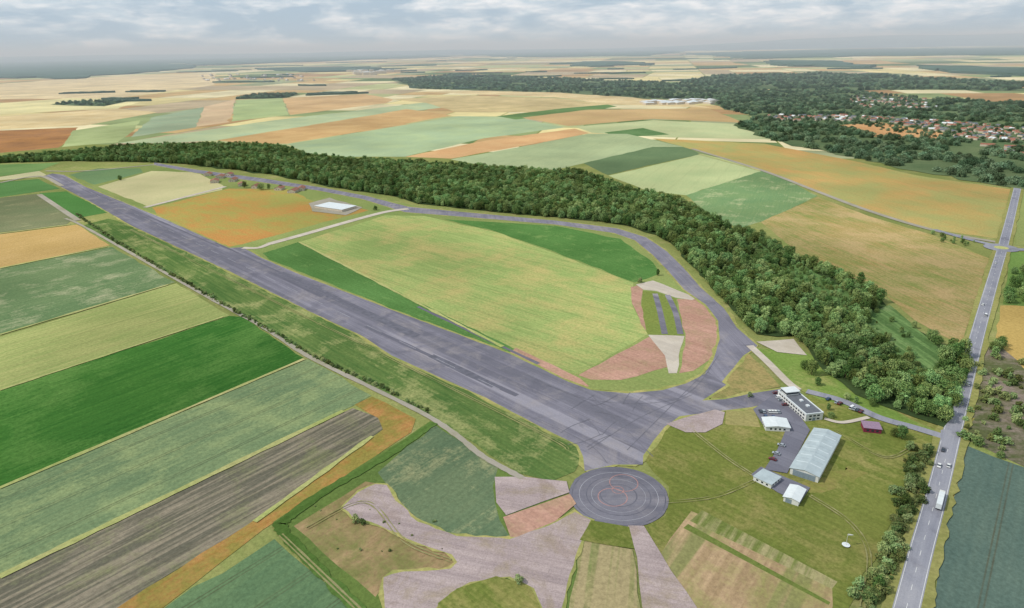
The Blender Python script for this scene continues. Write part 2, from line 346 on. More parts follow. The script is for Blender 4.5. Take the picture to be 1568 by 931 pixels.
# ------------------------------------------------------------- paved
m_asph=paved_mat('runway_asphalt','#6f6d77','#85828c',rd,stain='#9a9290',lanes='#62616a',streak=1.0)
m_taxi=paved_mat('taxiway_asphalt','#73717b','#88858f',direction((1150,530),(1000,380)),joint=6,stain='#9a9290',streak=.9)
m_circ=paved_mat('circle_asphalt','#67666f','#7d7b84',0,joint=6,js=.12,stain='#8b8588')
dpad=direction((600,800),(850,850))
m_pad=paved_mat('concrete_pad','#998a88','#af9f9c',dpad,joint=5,js=.2,stain='#8e8068',grain=.3,patch='#87766c',smax=.9,streak=1.)
m_conc=paved_mat('pale_concrete','#b8ad9f','#c6bcae',rd,joint=5,js=.15,stain='#a69a88',patch='#b0a595')
m_red=field_mat('red_earth','#a5806f','#b68f7e',rd,c='#9a8468',cth=.53,scale=.03,rows=1.2)
m_path=paved_mat('gravel_track','#989284','#a8a092',rd,joint=50,js=0,stain='#8a8468',patch='#8f8b74')
m_paint=plain('white_paint','#d0d0cc',.7,.2,.3)
m_fpaint=plain('faded_paint','#97969c',.8,.25,.1)
ground_poly('red_earth',[(768,549),(790,533),(888,580),(902,592),(880,596)],m_red)
ground_poly('red_earth',[(885,575),(1002,512),(1025,562),(950,582),(905,582)],m_red,smooth=False)
ground_poly('red_earth',[(966,440),(983,436),(982,468),(1002,512),(988,505),(968,465)],m_red)
ground_poly('red_earth',[(1036,458),(1062,458),(1088,470),(1104,500),(1096,545),(1062,568),(1040,572),(1050,520)],m_red)
ground_poly('pale_concrete',[(974,436),(1000,430),(1066,456),(1060,460),(1034,456),(1005,446),(985,444)],m_conc)
ground_poly('grass_island',[(984,446),(1004,447),(1034,457),(1048,515),(992,514),(982,470)],field_mat('grass_island','#7d8545','#6e7c40',rd))
ground_poly('pale_concrete',[(992,513),(1048,515),(1040,545),(1036,572),(1024,572),(1018,545)],m_conc)
ribbon('service_strip',[(1003,450),(1010,475),(1018,512)],5,m_asph)
ribbon('service_strip',[(1022,452),(1034,478),(1042,512)],5,m_asph)
# perimeter loop + runway + apron
m_shoulder=field_mat('dry_grass_shoulder','#a39a62','#8f8f58',rd,c='#7a8448',cth=.5,scale=.03)
LOOP=[(1055,612),(1075,612),(1100,592),(1138,545),(1160,530),(1128,502),(1108,472),(1072,440),(1046,410),(1022,386),(990,364),(945,350),(850,338),(720,326),(625,317),(560,300),(490,287),(400,273),(300,260),(236,249),(236,253),(300,265),(400,279),(488,292),(555,305),(620,325),(720,333),(850,344),(940,357),(972,368),(1000,391),(1024,416),(1048,444),(1080,466),(1100,492),(1102,520),(1092,552),(1078,575),(1050,590),(1000,604)]
RWY=[(66,270),(80,266),(98,268),(130,286),(250,335),(350,380),(372,379),(400,395),(450,417),(600,475),(780,542),(870,585),(905,598),(960,603),(1015,598),(1050,588),(1085,570),(1112,590),(1075,614),(1110,612),(1150,603),(1195,596),(1210,612),(1150,624),(1100,630),(1040,638),(1018,654),(1000,676),(985,698),(984,712),(940,712),(895,722),(893,700),(885,682),(830,655),(745,610),(660,572),(600,545),(555,515),(480,480),(350,415),(200,345),(140,310),(95,287)]
zsh=nextz()
for poly in (LOOP,RWY):
    pp=[G(*q) for q in poly]; pp.append(pp[0]); 
    ribbon('dry_grass_shoulder',None,4.5,m_shoulder,smooth=False,wpts=[q for q,_ in resample(pp,9)],jit=.8,z=zsh); zsh+=.004
ZC[0]=zsh
ground_poly('perimeter_taxiway',LOOP,m_taxi,jit=.15,step=8)
RW=ground_poly('runway',RWY,m_asph,jit=.15,step=8)
zr=RW.data.vertices[0].co.z
c0=G(947,759); rad=(G(1022,759)-G(871,759)).length/2
def disc(name,c,r,mat,n=72,z=None,r0=0,a0=0,a1=360,jit=0):
    z=z or nextz(); vs=[];fs=[]
    for i in range(n+1):
        a=math.radians(a0+(a1-a0)*i/n)
        for q in (r0,r+random.gauss(0,jit)): vs.append((c.x+q*math.cos(a),c.y+q*math.sin(a),z))
        if i: k=2*i; fs.append((k-2,k-1,k+1,k))
    return obj(name,vs,fs,mat)
m_rub=plain('tyre_marks','#605f69',.9,.25,.2); m_tyt=plain('tyre_track_rubber','#67666f',.9,.25,.2); m_redpaint=plain('red_paint','#a47a74',.8,.25,.5)
disc('turning_circle',c0,rad,m_circ,jit=.1)
for r in (.95,.66,.38): disc('tyre_ring',c0,rad*r,m_rub,r0=rad*(r-.025))
disc('turning_circle_marking',c0,rad*.80,m_fpaint,r0=rad*.80-.25)
disc('turning_circle_marking',c0,rad*.55,m_fpaint,r0=rad*.55-.2)
ra=rad*.30
for (u,v) in ((938,762),(955,740)): disc('red_ring_marking',G(u,v),ra,m_redpaint,r0=ra-.4)
disc('red_ring_marking',G(946,751),ra*.42,m_redpaint,r0=ra*.42-.35)
m_worn=paved_mat('worn_asphalt','#64636c','#716f79',rd,joint=9)
for (p,q,w) in (((430,418),(648,520),8),((415,418),(500,458),4),((640,470),(830,560),3),((330,372),(560,478),2.5),((560,500),(800,610),4),((200,320),(340,380),3),((660,545),(770,598),6)):
    ribbon('rubber_streak',[p,q],w,m_rub if w>5 else m_worn,smooth=False,wpts=[x for x,_ in resample([G(*p),G(*q)],9)],jit=.25)
# runway markings (faded)
a=G(100,276);b=G(830,628); t=(b-a).normalized(); n=Vector((-t.y,t.x,0)); Lr=(b-a).length
zz=nextz(); vs=[];fs=[]
def quad(p,t,n,l,w):
    k=len(vs)
    for s1,s2 in ((0,-1),(1,-1),(1,1),(0,1)): q=p+t*(l*s1)+n*(w/2*s2); vs.append((q.x,q.y,zz))
    fs.append((k,k+1,k+2,k+3))
s=20
while s<Lr-40: quad(a+t*s,t,n,22,.4); s+=48
obj('runway_centreline_marking',vs,fs,m_fpaint)
for off in (-13,15): ribbon('runway_joint',None,.4,m_tyt,smooth=False,wpts=[a+t*60+n*off,b+n*off])
for pr in (((905,605),(1000,700)),((760,565),(985,640)),((1090,560),(1010,640),(960,690)),((1060,605),(980,640),(900,690)),((1100,545),(1040,610),(900,612),(800,570)),((930,710),(900,680),(820,640))):
    ribbon('tyre_track',list(pr),.4,m_tyt); 
for _ in range(16):
    u=random.uniform(850,1010); v=random.uniform(600,690); d_=random.uniform(-60,60)
    if v<690-(abs(u-940)*.35): ribbon('tyre_track',[(u,v),(u+d_*.6,v+random.uniform(5,14)),(u+d_,v+random.uniform(12,26))],.3,m_tyt)
# horse-shoe pads
PAD=[(524,778),(548,755),(575,742),(592,744),(606,768),(640,800),(700,822),(780,827),(840,806),(880,785),(905,797),(890,830),(872,880),(860,931),(858,1000),(835,1000),(830,931),(818,902),(780,884),(720,892),(690,908),(660,940),(590,940),(588,885),(600,880),(690,872),(700,862),(692,850),(640,832),(580,805),(540,792)]
pp=[G(*q) for q in PAD]; pp.append(pp[0]); ribbon('dry_grass_shoulder',None,3,m_shoulder,smooth=False,wpts=[q for q,_ in resample(pp,5)],jit=.6)
ground_poly('concrete_pad',PAD,m_pad,jit=.3,step=5)
ground_poly('concrete_pad',[(757,731),(800,731),(868,738),(872,755),(830,770),(775,790),(760,770)],m_pad,jit=.3)
ground_poly('red_earth',[(770,793),(830,772),(873,757),(882,772),(850,800),(790,824),(782,824)],m_red)
ground_poly('concrete_pad',[(962,806),(986,806),(1012,848),(1072,940),(1110,1000),(985,1000),(985,940),(976,855)],m_pad,jit=.3)
ground_poly('concrete_pad',[(1020,650),(1050,640),(1095,628),(1110,632),(1106,650),(1080,663),(1050,663)],m_pad,jit=.2)
ground_poly('lawn',[(655,1000),(672,925),(700,902),(760,884),(812,898),(828,931),(830,1000)],m_lawn)
ground_poly('lawn',[(905,798),(963,808),(972,842),(930,836),(888,828)],m_lawn)
# pale concrete roads
ribbon('concrete_road',[(412,374),(470,358),(540,338),(590,325),(625,320)],11,m_conc)
ribbon('concrete_road',[(222,318),(280,303),(345,286)],9,m_conc)
ribbon('gravel_track',[(372,380),(395,380),(412,374)],8,m_conc)
for px in ([(70,262),(130,262),(240,252)],[(0,280),(60,270),(95,285)],[(60,298),(120,338)]): ribbon('gravel_track',px,8,m_path)
ribbon('gravel_track',[(100,335),(130,348),(300,445),(400,500),(470,545),(560,590),(650,635),(700,668),(740,700),(800,733)],4.0,m_path,jit=.2)
ribbon('gravel_track',[(1060,228),(1166,261),(1250,293),(1330,323),(1430,353),(1530,372)],9,m_path)
ribbon('concrete_road',[(1148,530),(1175,555),(1205,585),(1222,598)],6,m_conc)
ground_poly('pale_concrete',[(1158,524),(1215,520),(1236,545),(1190,540)],m_conc)
# left field borders
m_margin=field_mat('grass_margin','#b3ac78','#98a060',dl,rows=.2)
for px,w in (([(0,513),(269,433)],3),([(0,884),(540,623)],4),([(0,358),(116,343)],4),([(0,411),(170,377)],3),([(0,748),(469,549)],2.5),([(1070,236),(1166,262)],5),([(0,598),(350,483)],2),([(458,371),(780,537)],3),([(390,800),(585,658)],3)):
    ribbon('field_margin',px,w,m_margin,smooth=False,jit=.4,wpts=[x for x,_ in resample([G(*q) for q in px],10)])
m_dk=field_mat('ditch_grass','#465f2c','#566f38',dl)
ribbon('ditch_grass',[(665,648),(590,700),(500,752),(440,795),(432,812),(480,865),(555,940)],6,m_dk,jit=.5)
# worn wheel tracks in the grass
m_track=field_mat('worn_track','#96906a','#8a8858',rd)
def wheeltrack(px,w=.5,gap=1.7):
    p=catmull([G(*q) for q in px],10,False)
    for o_ in (-gap/2,gap/2): ribbon('wheel_track',None,w,m_track,smooth=False,wpts=p,offset=o_,jit=.12)
wheeltrack([(1022,770),(1100,760),(1180,725)],.35); wheeltrack([(1240,760),(1300,800),(1330,850),(1320,931)]); wheeltrack([(1280,660),(1350,700),(1390,690),(1400,680)]); wheeltrack([(1060,660),(1110,700),(1155,730)])
wheeltrack([(430,820),(480,868),(560,945)],.8); wheeltrack([(200,352),(400,452),(620,560),(830,665),(870,690)]); wheeltrack([(470,810),(560,770),(620,830),(690,860)])
# ------------------------------------------------------------- roads
m_road=paved_mat('road_asphalt','#7f808a','#909098',direction((1432,765),(1498,500)),joint=60,js=.0,stain='#a09ea2',streak=1.0)
road=[(1370,1000),(1388,931),(1410,845),(1433,762),(1456,670),(1477,588),(1500,500),(1520,430),(1535,380),(1548,330),(1560,280),(1572,235),(1585,190)]
rp=catmull([G(*p) for p in road],10,False)
ribbon('road_verge',None,17,field_mat('road_verge','#7d7f48','#8f8a58',0),smooth=False,wpts=rp,jit=.6)
RD=ribbon('main_road',None,9.6,m_road,smooth=False,wpts=rp); zroad=ZC[0]
zm=nextz()
for off in (-4.2,4.2): ribbon('road_edge_line',None,.2,m_paint,smooth=False,wpts=rp,offset=off,z=zm)
vs=[];fs=[];zz=zm
for i,(p,t) in enumerate(resample(rp,13)): quad(p,t,Vector((-t.y,t.x,0)),4,.17)
obj('road_centre_line',vs,fs,m_paint)
acc=[(1452,672),(1400,656),(1345,640),(1290,615),(1235,600)]
ribbon('access_road',acc,6.5,m_road)
ribbon('side_road',[(1530,378),(1480,366),(1430,352)],8,m_road); ribbon('side_road',[(1536,382),(1600,384)],10,m_road)
jc=G(1533,380); disc('roundabout',jc,17,m_road); disc('roundabout_island',jc,7,m_margin)
ground_poly('access_road_junction',[(1440,660),(1462,655),(1452,690),(1441,680)],m_road,jit=0)
m_apr=paved_mat('apron_asphalt','#6c6c77','#7a7983',rd,joint=8)
ground_poly('parking_apron',[(1153,628),(1196,597),(1240,660),(1205,726),(1170,720),(1190,690),(1205,655),(1170,655)],m_apr,jit=.1)
ground_poly('parking_apron',[(1150,728),(1165,716),(1240,748),(1225,772),(1190,755)],m_apr,jit=.1); zap=ZC[0]
ribbon('concrete_road',[(1262,642),(1290,648),(1330,640)],3,m_conc)
# ------------------------------------------------------------- trees
def foliage_mat(name,dark,mid,light):
    m,nt,bs=newmat(name,True); oi=N(nt,'ShaderNodeObjectInfo'); ge=N(nt,'ShaderNodeNewGeometry')
    n=noise(nt,coords(nt),.35,2,.6)
    col=mix(nt,mapr(nt,n,.38,.62),L(dark),L(mid))
    col=mix(nt,mapr(nt,ge.outputs['Random Per Island'],.5,1,0,.55),col,L(light))
    nl=noise(nt,oi.outputs['Location'],.012,2,.6)
    hs=N(nt,'ShaderNodeHueSaturation'); nt.links.new(col,hs.inputs['Color'])
    nt.links.new(mapr(nt,oi.outputs['Random'],0,1,.455,.52),hs.inputs['Hue'])
    r2=math_(nt,'FRACT',math_(nt,'MULTIPLY',oi.outputs['Random'],17.3))
    r2=math_(nt,'POWER',r2,1.4)
    val=math_(nt,'MULTIPLY',mapr(nt,r2,0,1,.6,1.75),mapr(nt,nl,.35,.65,.72,1.3))
    nt.links.new(val,hs.inputs['Value']); nt.links.new(mapr(nt,r2,0,1,1.0,.85),hs.inputs['Saturation'])
    nt.links.new(hs.outputs[0],bs.inputs[0])
    return m
m_fol=foliage_mat('foliage','#4b6a3a','#638247','#94a75c')
m_bush=foliage_mat('bush_foliage','#587042','#6c844a','#94945a')
m_farfol=foliage_mat('hazy_far_foliage','#48644a','#597352','#7b8c68')  # bluish variant of the foliage, haze tint included in the greens
m_bark=plain('bark','#6a5a48',.9,.2,2)
def tube(vs,fs,mi,p,q,r0,r1,n=6,m=0):
    d=(q-p).normalized(); a=d.orthogonal().normalized(); b=d.cross(a); k=len(vs)
    for c,r in ((p,r0),(q,r1)):
        for i in range(n): t=2*math.pi*i/n; vs.append(c+a*(r*math.cos(t))+b*(r*math.sin(t)))
    for i in range(n): fs.append((k+i,k+(i+1)%n,k+n+(i+1)%n,k+n+i)); mi.append(m)
def tree_mesh(name,seed,ht=14,cw=5.2,base=.22,nl=16,leaf=.85,per=75,fm=None,cone=.1):
    rs=random.Random(seed); vs=[];fs=[];mi=[]
    tube(vs,fs,mi,Vector((0,0,-.6)),Vector((rs.uniform(-.3,.3),rs.uniform(-.3,.3),ht*.55)),.32,.16,7)
    lumps=[]
    for i in range(nl):
        h=base+(1-base)*(i+.5)/nl*.9; prof=math.sin(math.pi*min(.98,(h-base)/(1-base)*.72+.2))**.6
        prof*=1-cone*(h-base)
        a=i*2.4+rs.random(); rr=cw*prof*rs.uniform(.4,.78)
        c=Vector((math.cos(a)*rr,math.sin(a)*rr,ht*h*.95)); r=cw*rs.uniform(.26,.46)*(.7+.4*prof)
        lumps.append((c,r))
        if i%3==0: tube(vs,fs,mi,Vector((0,0,c.z*.55)),c,.13,.05,4)
    lumps.append((Vector((0,0,ht*.55)),cw*.6)); lumps.append((Vector((rs.uniform(-1,1),0,ht*.8)),cw*.45))
    for c,r in lumps:
        for j in range(per):
            d=Vector((rs.gauss(0,1),rs.gauss(0,1),rs.gauss(.3,1))).normalized()
            p=c+d*r*rs.uniform(.75,1.06); p.z=max(p.z,ht*base*.6)
            nn=(d+Vector((rs.gauss(0,.4),rs.gauss(0,.4),rs.gauss(.2,.4)))).normalized()
            a=nn.orthogonal().normalized(); a.rotate(Matrix.Rotation(rs.random()*6.28,3,nn)); b=nn.cross(a); s=leaf*rs.uniform(.5,1.15)
            k=len(vs); vs+= [p-a*s*.6,p+b*s*.45-nn*s*.1,p+a*s*.6,p-b*s*.45-nn*s*.1]; fs.append((k,k+1,k+2,k+3)); mi.append(1)
    me=bpy.data.meshes.new(name); me.from_pydata([tuple(v) for v in vs],[],fs); me.materials.append(m_bark); me.materials.append(fm or m_fol)
    for p,i in zip(me.polygons,mi): p.material_index=i
    return me
TREES=[tree_mesh('tree_a',1,12.5,5.4),tree_mesh('tree_b',2,12,6.2,.2,18),tree_mesh('tree_c',3,14,4.9,.18,18),tree_mesh('tree_d',4,10.5,5.6,.15,16),tree_mesh('tree_e',5,15,4.2,.15,18,cone=.2)]
BUSH=[tree_mesh('bush_a',11,3.2,2.0,.08,7,.5,60,m_bush),tree_mesh('bush_b',12,2.6,2.3,.06,8,.5,60,m_bush)]
CLUMP=[tree_mesh('clump_a',21,11,9,.02,18,2.0,30,m_farfol),tree_mesh('clump_b',22,10,11,.02,20,2.0,30,m_farfol)]
def scatter(name,pts,meshes,wts=None):
    """one vegetation mass = one empty with instancer children"""
    e=bpy.data.objects.new(name,None); COL.objects.link(e)
    grp=[[] for _ in meshes]
    for p in pts: grp[random.choices(range(len(meshes)),wts)[0]].append(p)
    for k,(me,g) in enumerate(zip(meshes,grp)):
        if not g: continue
        vs=[];fs=[]
        for x,y,s in g:
            a=R()*6.283; r=s*.7071; i=len(vs)
            for j in range(4): t=a+j*math.pi/2; vs.append((x+r*math.cos(t),y+r*math.sin(t),.1))
            fs.append((i,i+1,i+2,i+3))
        o=obj('instances',vs,fs,m_bark,parent=e); o.instance_type='FACES'; o.use_instance_faces_scale=True; o.instance_faces_scale=1
        o.show_instancer_for_render=False; o.show_instancer_for_viewport=False
        c=bpy.data.objects.new('plant',me); COL.objects.link(c); c.parent=o
    return e
def fill(px,sp,s0,s1,holes=(),world=False,keep=1.,clump=0.):
    from mathutils import noise as mn
    poly=[G(*p) for p in px]; hs=[[G(*p) for p in h] for h in holes]
    x0=min(p.x for p in poly);x1=max(p.x for p in poly);y0=min(p.y for p in poly);y1=max(p.y for p in poly); out=[]
    y=y0;row=0
    while y<y1:
        x=x0+(row%2)*sp/2
        while x<x1:
            q=Vector((x+(R()-.5)*sp*.9,y+(R()-.5)*sp*.9,0))
            if R()<keep and (not clump or mn.noise(q/(sp*5))>clump-.5) and inside(q,poly) and not any(inside(q,h) for h in hs): out.append((q.x,q.y,random.uniform(s0,s1)))
            x+=sp
        y+=sp*.87;row+=1
    return out
def up(px): return [(u,v+max(0,(v-72))*.045) for u,v in px]
top=up([(-300,250),(0,238),(60,233),(130,227),(180,221),(250,219),(330,217),(400,219),(440,223),(470,234),(520,238),(560,241),(620,243),(680,247),(740,251),(800,255),(850,258),(885,256),(900,264),(940,276),(980,288),(1020,297),(1060,310),(1090,327),(1130,345),(1170,355),(1200,372),(1240,390),(1290,412),(1330,430),(1355,452),(1400,485),(1440,508),(1478,528)])
bot=[(1482,570),(1468,610),(1445,655),(1400,640),(1350,622),(1310,605),(1285,585),(1262,570),(1240,540),(1215,515),(1160,512),(1136,490),(1112,465),(1085,436),(1056,404),(1034,380),(1004,360),(960,346),(900,338),(820,331),(720,321),(640,312),(600,300),(540,292),(480,281),(420,268),(350,259),(280,251),(200,248),(100,247),(0,250),(-300,268)]
forest=top+bot
clear=[[(1325,482),(1362,468),(1450,545),(1432,590),(1380,562),(1330,515)],[(1185,412),(1225,404),(1310,455),(1295,480),(1220,447)],[(1130,380),(1160,372),(1195,395),(1180,405)]]
ground_poly('forest_floor',forest,field_mat('forest_floor','#34452a','#404f30',0),jit=2)
ground_poly('scrub_clearing',clear[0],field_mat('garden_clearing','#587243','#6b8551',direction((1335,515),(1430,585)),rows=1.8,rowsc=.3,c='#8a8f68',bands=('#4c663b',7)))
for c_ in clear[1:]: ground_poly('scrub_clearing',c_,field_mat('garden_clearing','#526c3d','#607a49',0))
pts=fill(forest,7.6,.5,1.15,clear)
scatter('forest',pts,TREES,[3,3,2,3,1.3])
sc=fill(clear[0],9,.15,.5,keep=.35)+fill(clear[1],6,.2,.5,keep=.8)+fill(clear[2],6,.2,.5,keep=.8)
scatter('scrub',sc,TREES)
# distant woods
dw=[]
m_wf=field_mat('woodland_floor','#4c5f42','#6c7856',0,scale=.004)
m_fw=field_mat('hazy_far_woods','#445b4e','#546859',0,scale=.002,grain=.4)  # woods green lightened and blued, distance haze painted into the colour
def wood(px,sp,s0,s1,keep=1.,holes=(),clump=0.):
    ground_poly('woodland_floor',px,m_wf,jit=3); dw.extend(fill(px,sp,s0,s1,holes,keep=keep,clump=clump))
fieldhole=[(1285,192),(1350,188),(1455,206),(1440,214),(1340,210)]
townhole=[(1170,176),(1300,176),(1450,185),(1568,196),(1700,205),(1700,232),(1568,222),(1460,216),(1300,192),(1200,188)]
depot=[(975,151),(1095,152),(1100,166),(980,163)]; estate=[(1298,147),(1425,152),(1440,170),(1305,166)]
wood([(1085,150),(1180,140),(1300,140),(1400,150),(1568,158),(1750,170),(1750,310),(1568,290),(1500,280),(1400,262),(1300,240),(1180,215),(1125,192),(1165,180),(1110,168)],22,.7,1.1,.95,[fieldhole,townhole,estate],.33)
wood([(600,122),(700,114),(860,120),(1000,126),(1130,132),(1190,140),(1140,155),(1000,152),(860,142),(640,136)],30,.8,1.3,.9,[depot],.38)
wood([(1040,126),(1100,116),(1250,112),(1400,118),(1568,128),(1568,140),(1420,137),(1250,140),(1120,134)],36,1,1.5,.9,(),.38)
wood([(360,152),(390,145),(455,144),(440,150)],22,.8,1.1); wood([(75,160),(130,155),(190,156),(160,163)],26,.8,1.1,.7)
scatter('distant_woodland',dw,CLUMP)
rw=fill([(1535,430),(1568,405),(1700,420),(1700,480),(1540,465)],9,.5,.9,keep=.7)+fill([(1508,520),(1530,522),(1545,540),(1520,552)],8,.5,.9,keep=.8)+fill([(1420,355),(1500,372),(1505,382),(1440,372)],9,.2,.5,keep=.6)
scatter('roadside_trees',rw,TREES)
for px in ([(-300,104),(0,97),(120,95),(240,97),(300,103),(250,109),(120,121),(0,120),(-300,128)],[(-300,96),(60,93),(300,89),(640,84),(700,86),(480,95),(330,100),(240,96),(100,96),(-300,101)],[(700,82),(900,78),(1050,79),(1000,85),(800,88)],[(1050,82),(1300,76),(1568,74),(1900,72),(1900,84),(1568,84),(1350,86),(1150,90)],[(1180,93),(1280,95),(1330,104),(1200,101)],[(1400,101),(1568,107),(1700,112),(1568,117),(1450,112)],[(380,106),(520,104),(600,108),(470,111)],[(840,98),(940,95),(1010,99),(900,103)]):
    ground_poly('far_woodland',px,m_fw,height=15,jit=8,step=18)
# far wood slabs (several km away)
def slab(cx,cy,lx,ly,h,ang,V,FC):
    n=22;k=len(V)
    rr_=[1+random.uniform(-.35,.35) for _ in range(n)]
    for z in (0,h):
        for i in range(n):
            t=2*math.pi*i/n; r=rr_[i]; x=lx*r*math.cos(t); y=ly*r*math.sin(t)
            V.append((cx+x*math.cos(ang)-y*math.sin(ang),cy+x*math.sin(ang)+y*math.cos(ang),z*random.uniform(.75,1.25)))
    for i in range(n): FC.append((k+i,k+(i+1)%n,k+n+(i+1)%n,k+n+i))
    V.append((cx,cy,h)); 
    for i in range(n): FC.append((k+n+i,k+n+(i+1)%n,k+2*n))
V=[];FC=[]
for _ in range(140):
    d=3800*math.exp(R()*2.0); a=random.uniform(-.8,.8); slab(d*math.sin(a),d*math.cos(a),random.uniform(.006,.035)*d,random.uniform(.003,.008)*d,9,random.uniform(-.4,.4),V,FC)
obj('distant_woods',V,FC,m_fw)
# distant hills
V=[];FC=[];nx=160
for r,(yy,hh) in enumerate(((24000,0),(28000,.5),(34000,1),(42000,.8),(60000,0))):
    for i in range(nx):
        x=-60000+120000*i/(nx-1); f=.5+.5*math.sin(i*.19+1)*math.sin(i*.083+r*.3)+.12*math.sin(i*.9+r); g=max(0,min(1,(x/yy-.2)/.3))
        V.append((x,yy,(hh*(70+110*f+300*g*(1 if yy<50000 else .5))) if hh else -5))
for r in range(4):
    for i in range(nx-1): k=r*nx+i; FC.append((k,k+1,k+nx+1,k+nx))
obj('distant_hills',V,FC,field_mat('hazy_hill_cover','#4a6066','#62757a',0,scale=.0005,rows=.2,grain=.05,c='#8f9c94',cth=.55),smooth=True)  # wooded hills in blue-grey: aerial haze is part of the base colour
# hedgerows
hp=[]
for p,t in resample(catmull([G(*q) for q in [(112,330),(170,370),(265,428),(350,478),(470,548),(560,592),(650,636)]],8,False),2.2):
    if R()<.85: n=Vector((-t.y,t.x,0)); q=p-n*(-5.0)+Vector((random.gauss(0,.8),random.gauss(0,.8),0)); hp.append((q.x,q.y,random.choice((.3,.45,.6,.8,1.1))))
scatter('hedgerow',hp,BUSH)
hp=[]
for p,t in resample(catmull([G(*q) for q in [(1412,690),(1392,760),(1372,820),(1350,880),(1330,931),(1310,1000)]],8,False),2.0):
    for _ in range(2): q=p+Vector((random.gauss(0,3.2),random.gauss(0,2),0)); hp.append((q.x,q.y,random.uniform(.5,1.6)))
scatter('roadside_hedge',hp,BUSH)
hp=[]
for p,t in resample(catmull([G(*q) for q in [(1500,640),(1520,600),(1545,560),(1568,640),(1530,690),(1500,660)]],8,False),3):
    q=p+Vector((random.gauss(0,9),random.gauss(0,7),0)); hp.append((q.x,q.y,random.uniform(.6,1.8)))
for _ in range(14): q=G(random.uniform(470,690),random.uniform(770,870)); hp.append((q.x,q.y,random.uniform(.2,.45)))
scatter('scrub_bushes',hp,BUSH)
def put_tree(u,v,s,k=0,name='broadleaf_tree',me=None):
    o=bpy.data.objects.new(name,me or TREES[k%5]); COL.objects.link(o); p=G(u,v); o.location=(p.x,p.y,.05); o.scale=(s,s,s*random.uniform(.9,1.1)); o.rotation_euler[2]=R()*6.28
for i,(u,v,s) in enumerate([(1243,574,.95),(1232,566,.6),(1252,590,.5),(1272,640,.42),(1268,628,.35),(1380,672,.7),(1368,668,.45),(1392,690,.5),(1296,612,.45),(1310,618,.4),(375,288,.9),(400,291,1.),(412,290,.7),(184,276,.8),(1007,422,.5),(1360,835,.6),(1352,850,.5),(1385,775,.5),(1402,720,.5),(1344,905,.6),(1335,622,.5),(1448,640,.6),(430,290,.6),(575,322,.6)]):
    put_tree(u,v,s,i)
for u,v,s in [(795,892,1.3),(545,800,1.2),(556,803,.9),(980,433,1.5),(1148,608,1.1)]: put_tree(u,v,s,0,'bush',BUSH[0])
# ------------------------------------------------------------- buildings
m_wall=plain('white_render','#cfcfca',.8,.08,.4); m_glass=plain('window_glass','#2c3640',.15,.1,1,spec=.6)
m_roofd=plain('dark_roof','#62656c',.8,.15,.3); m_roofl=plain('metal_roof','#a3aeb1',.5,.12,.25); m_roofw=plain('white_roof','#ccd1d2',.6,.08,.4)
m_tile=plain('tile_roof','#8f614f',.85,.2,.6); m_brick=plain('rendered_wall','#c4b8a6',.85,.12,.4); m_crim=plain('crimson_paint','#7c2c44',.6,.1,1); m_door=plain('door_metal','#7c8a94',.5,.1,1)
def box(name,x0,y0,z0,x1,y1,z1,mat,parent):
    v=[(x0,y0,z0),(x1,y0,z0),(x1,y1,z0),(x0,y1,z0),(x0,y0,z1),(x1,y0,z1),(x1,y1,z1),(x0,y1,z1)]
    return obj(name,v,[(0,3,2,1),(4,5,6,7),(0,1,5,4),(1,2,6,5),(2,3,7,6),(3,0,4,7)],mat,parent)
def frame(name,nl,nr,fr):
    a,b,c=G(*nl),G(*nr),G(*fr); t=(b-a).normalized(); n=Vector((-t.y,t.x,0)); Wd=(b-a).length; D=abs((c-b).dot(n))
    e=bpy.data.objects.new(name,None); COL.objects.link(e); e.location=(a.x,a.y,.1); e.rotation_euler[2]=math.atan2(t.y,t.x); return e,Wd,D
def wins(e,Wd,D,z,h,w=1.4,gap=1.5,sides='NSEW',inset=.03):
    def row(n,L_): 
        k=max(1,int((L_-gap)/(w+gap))); st=(L_-k*(w+gap)+gap)/2; return [st+i*(w+gap) for i in range(k)]
    for s in row('',Wd):
        if 'S' in sides: box('window',s,-inset,z,s+w,.05,z+h,m_glass,e)
        if 'N' in sides: box('window',s,D-.05,z,s+w,D+inset,z+h,m_glass,e)
    for s in row('',D):
        if 'W' in sides: box('window',-inset,s,z,.05,s+w,z+h,m_glass,e)
        if 'E' in sides: box('window',Wd-.05,s,z,Wd+inset,s+w,z+h,m_glass,e)
# terminal
e,Wd,D=frame('airfield_terminal_building',(1233,646),(1259,643),(1214,606))
print('terminal',Wd,D); D=min(max(D,30),35); h=5.0
box('walls',0,0,0,Wd,D,h,m_wall,e); box('roof',.5,.5,h+.003,Wd-.5,D-.5,h+.12,m_roofd,e)
for nm,b in (('parapet_s',(-.2,-.2,Wd+.2,.45)),('parapet_n',(-.2,D-.45,Wd+.2,D+.2)),('parapet_w',(-.2,.46,.45,D-.46)),('parapet_e',(Wd-.45,.46,Wd+.2,D-.46))): box(nm,b[0],b[1],h-.25,b[2],b[3],h+.45,m_roofw,e)
wins(e,Wd,D,.8,1.1,1.8,.9); wins(e,Wd,D,3.0,1.1,1.8,.9)
box('door',Wd*.4,-.08,0,Wd*.4+2,.04,2.3,m_door,e)
for yy in (8,15): box('roof_unit',Wd*.5,yy,h+.12,Wd*.5+1.8,yy+2.2,h+1.0,m_roofw,e)
box('control_room',1,D-8,h+.121,Wd-1.8,D-2,h+2.6,m_wall,e); box('control_glass',.8,D-8.2,h+1.1,Wd-1.6,D-1.8,h+2.0,m_glass,e); box('control_roof',.4,D-8.6,h+2.6,Wd-1.2,D-1.4,h+2.9,m_roofw,e)
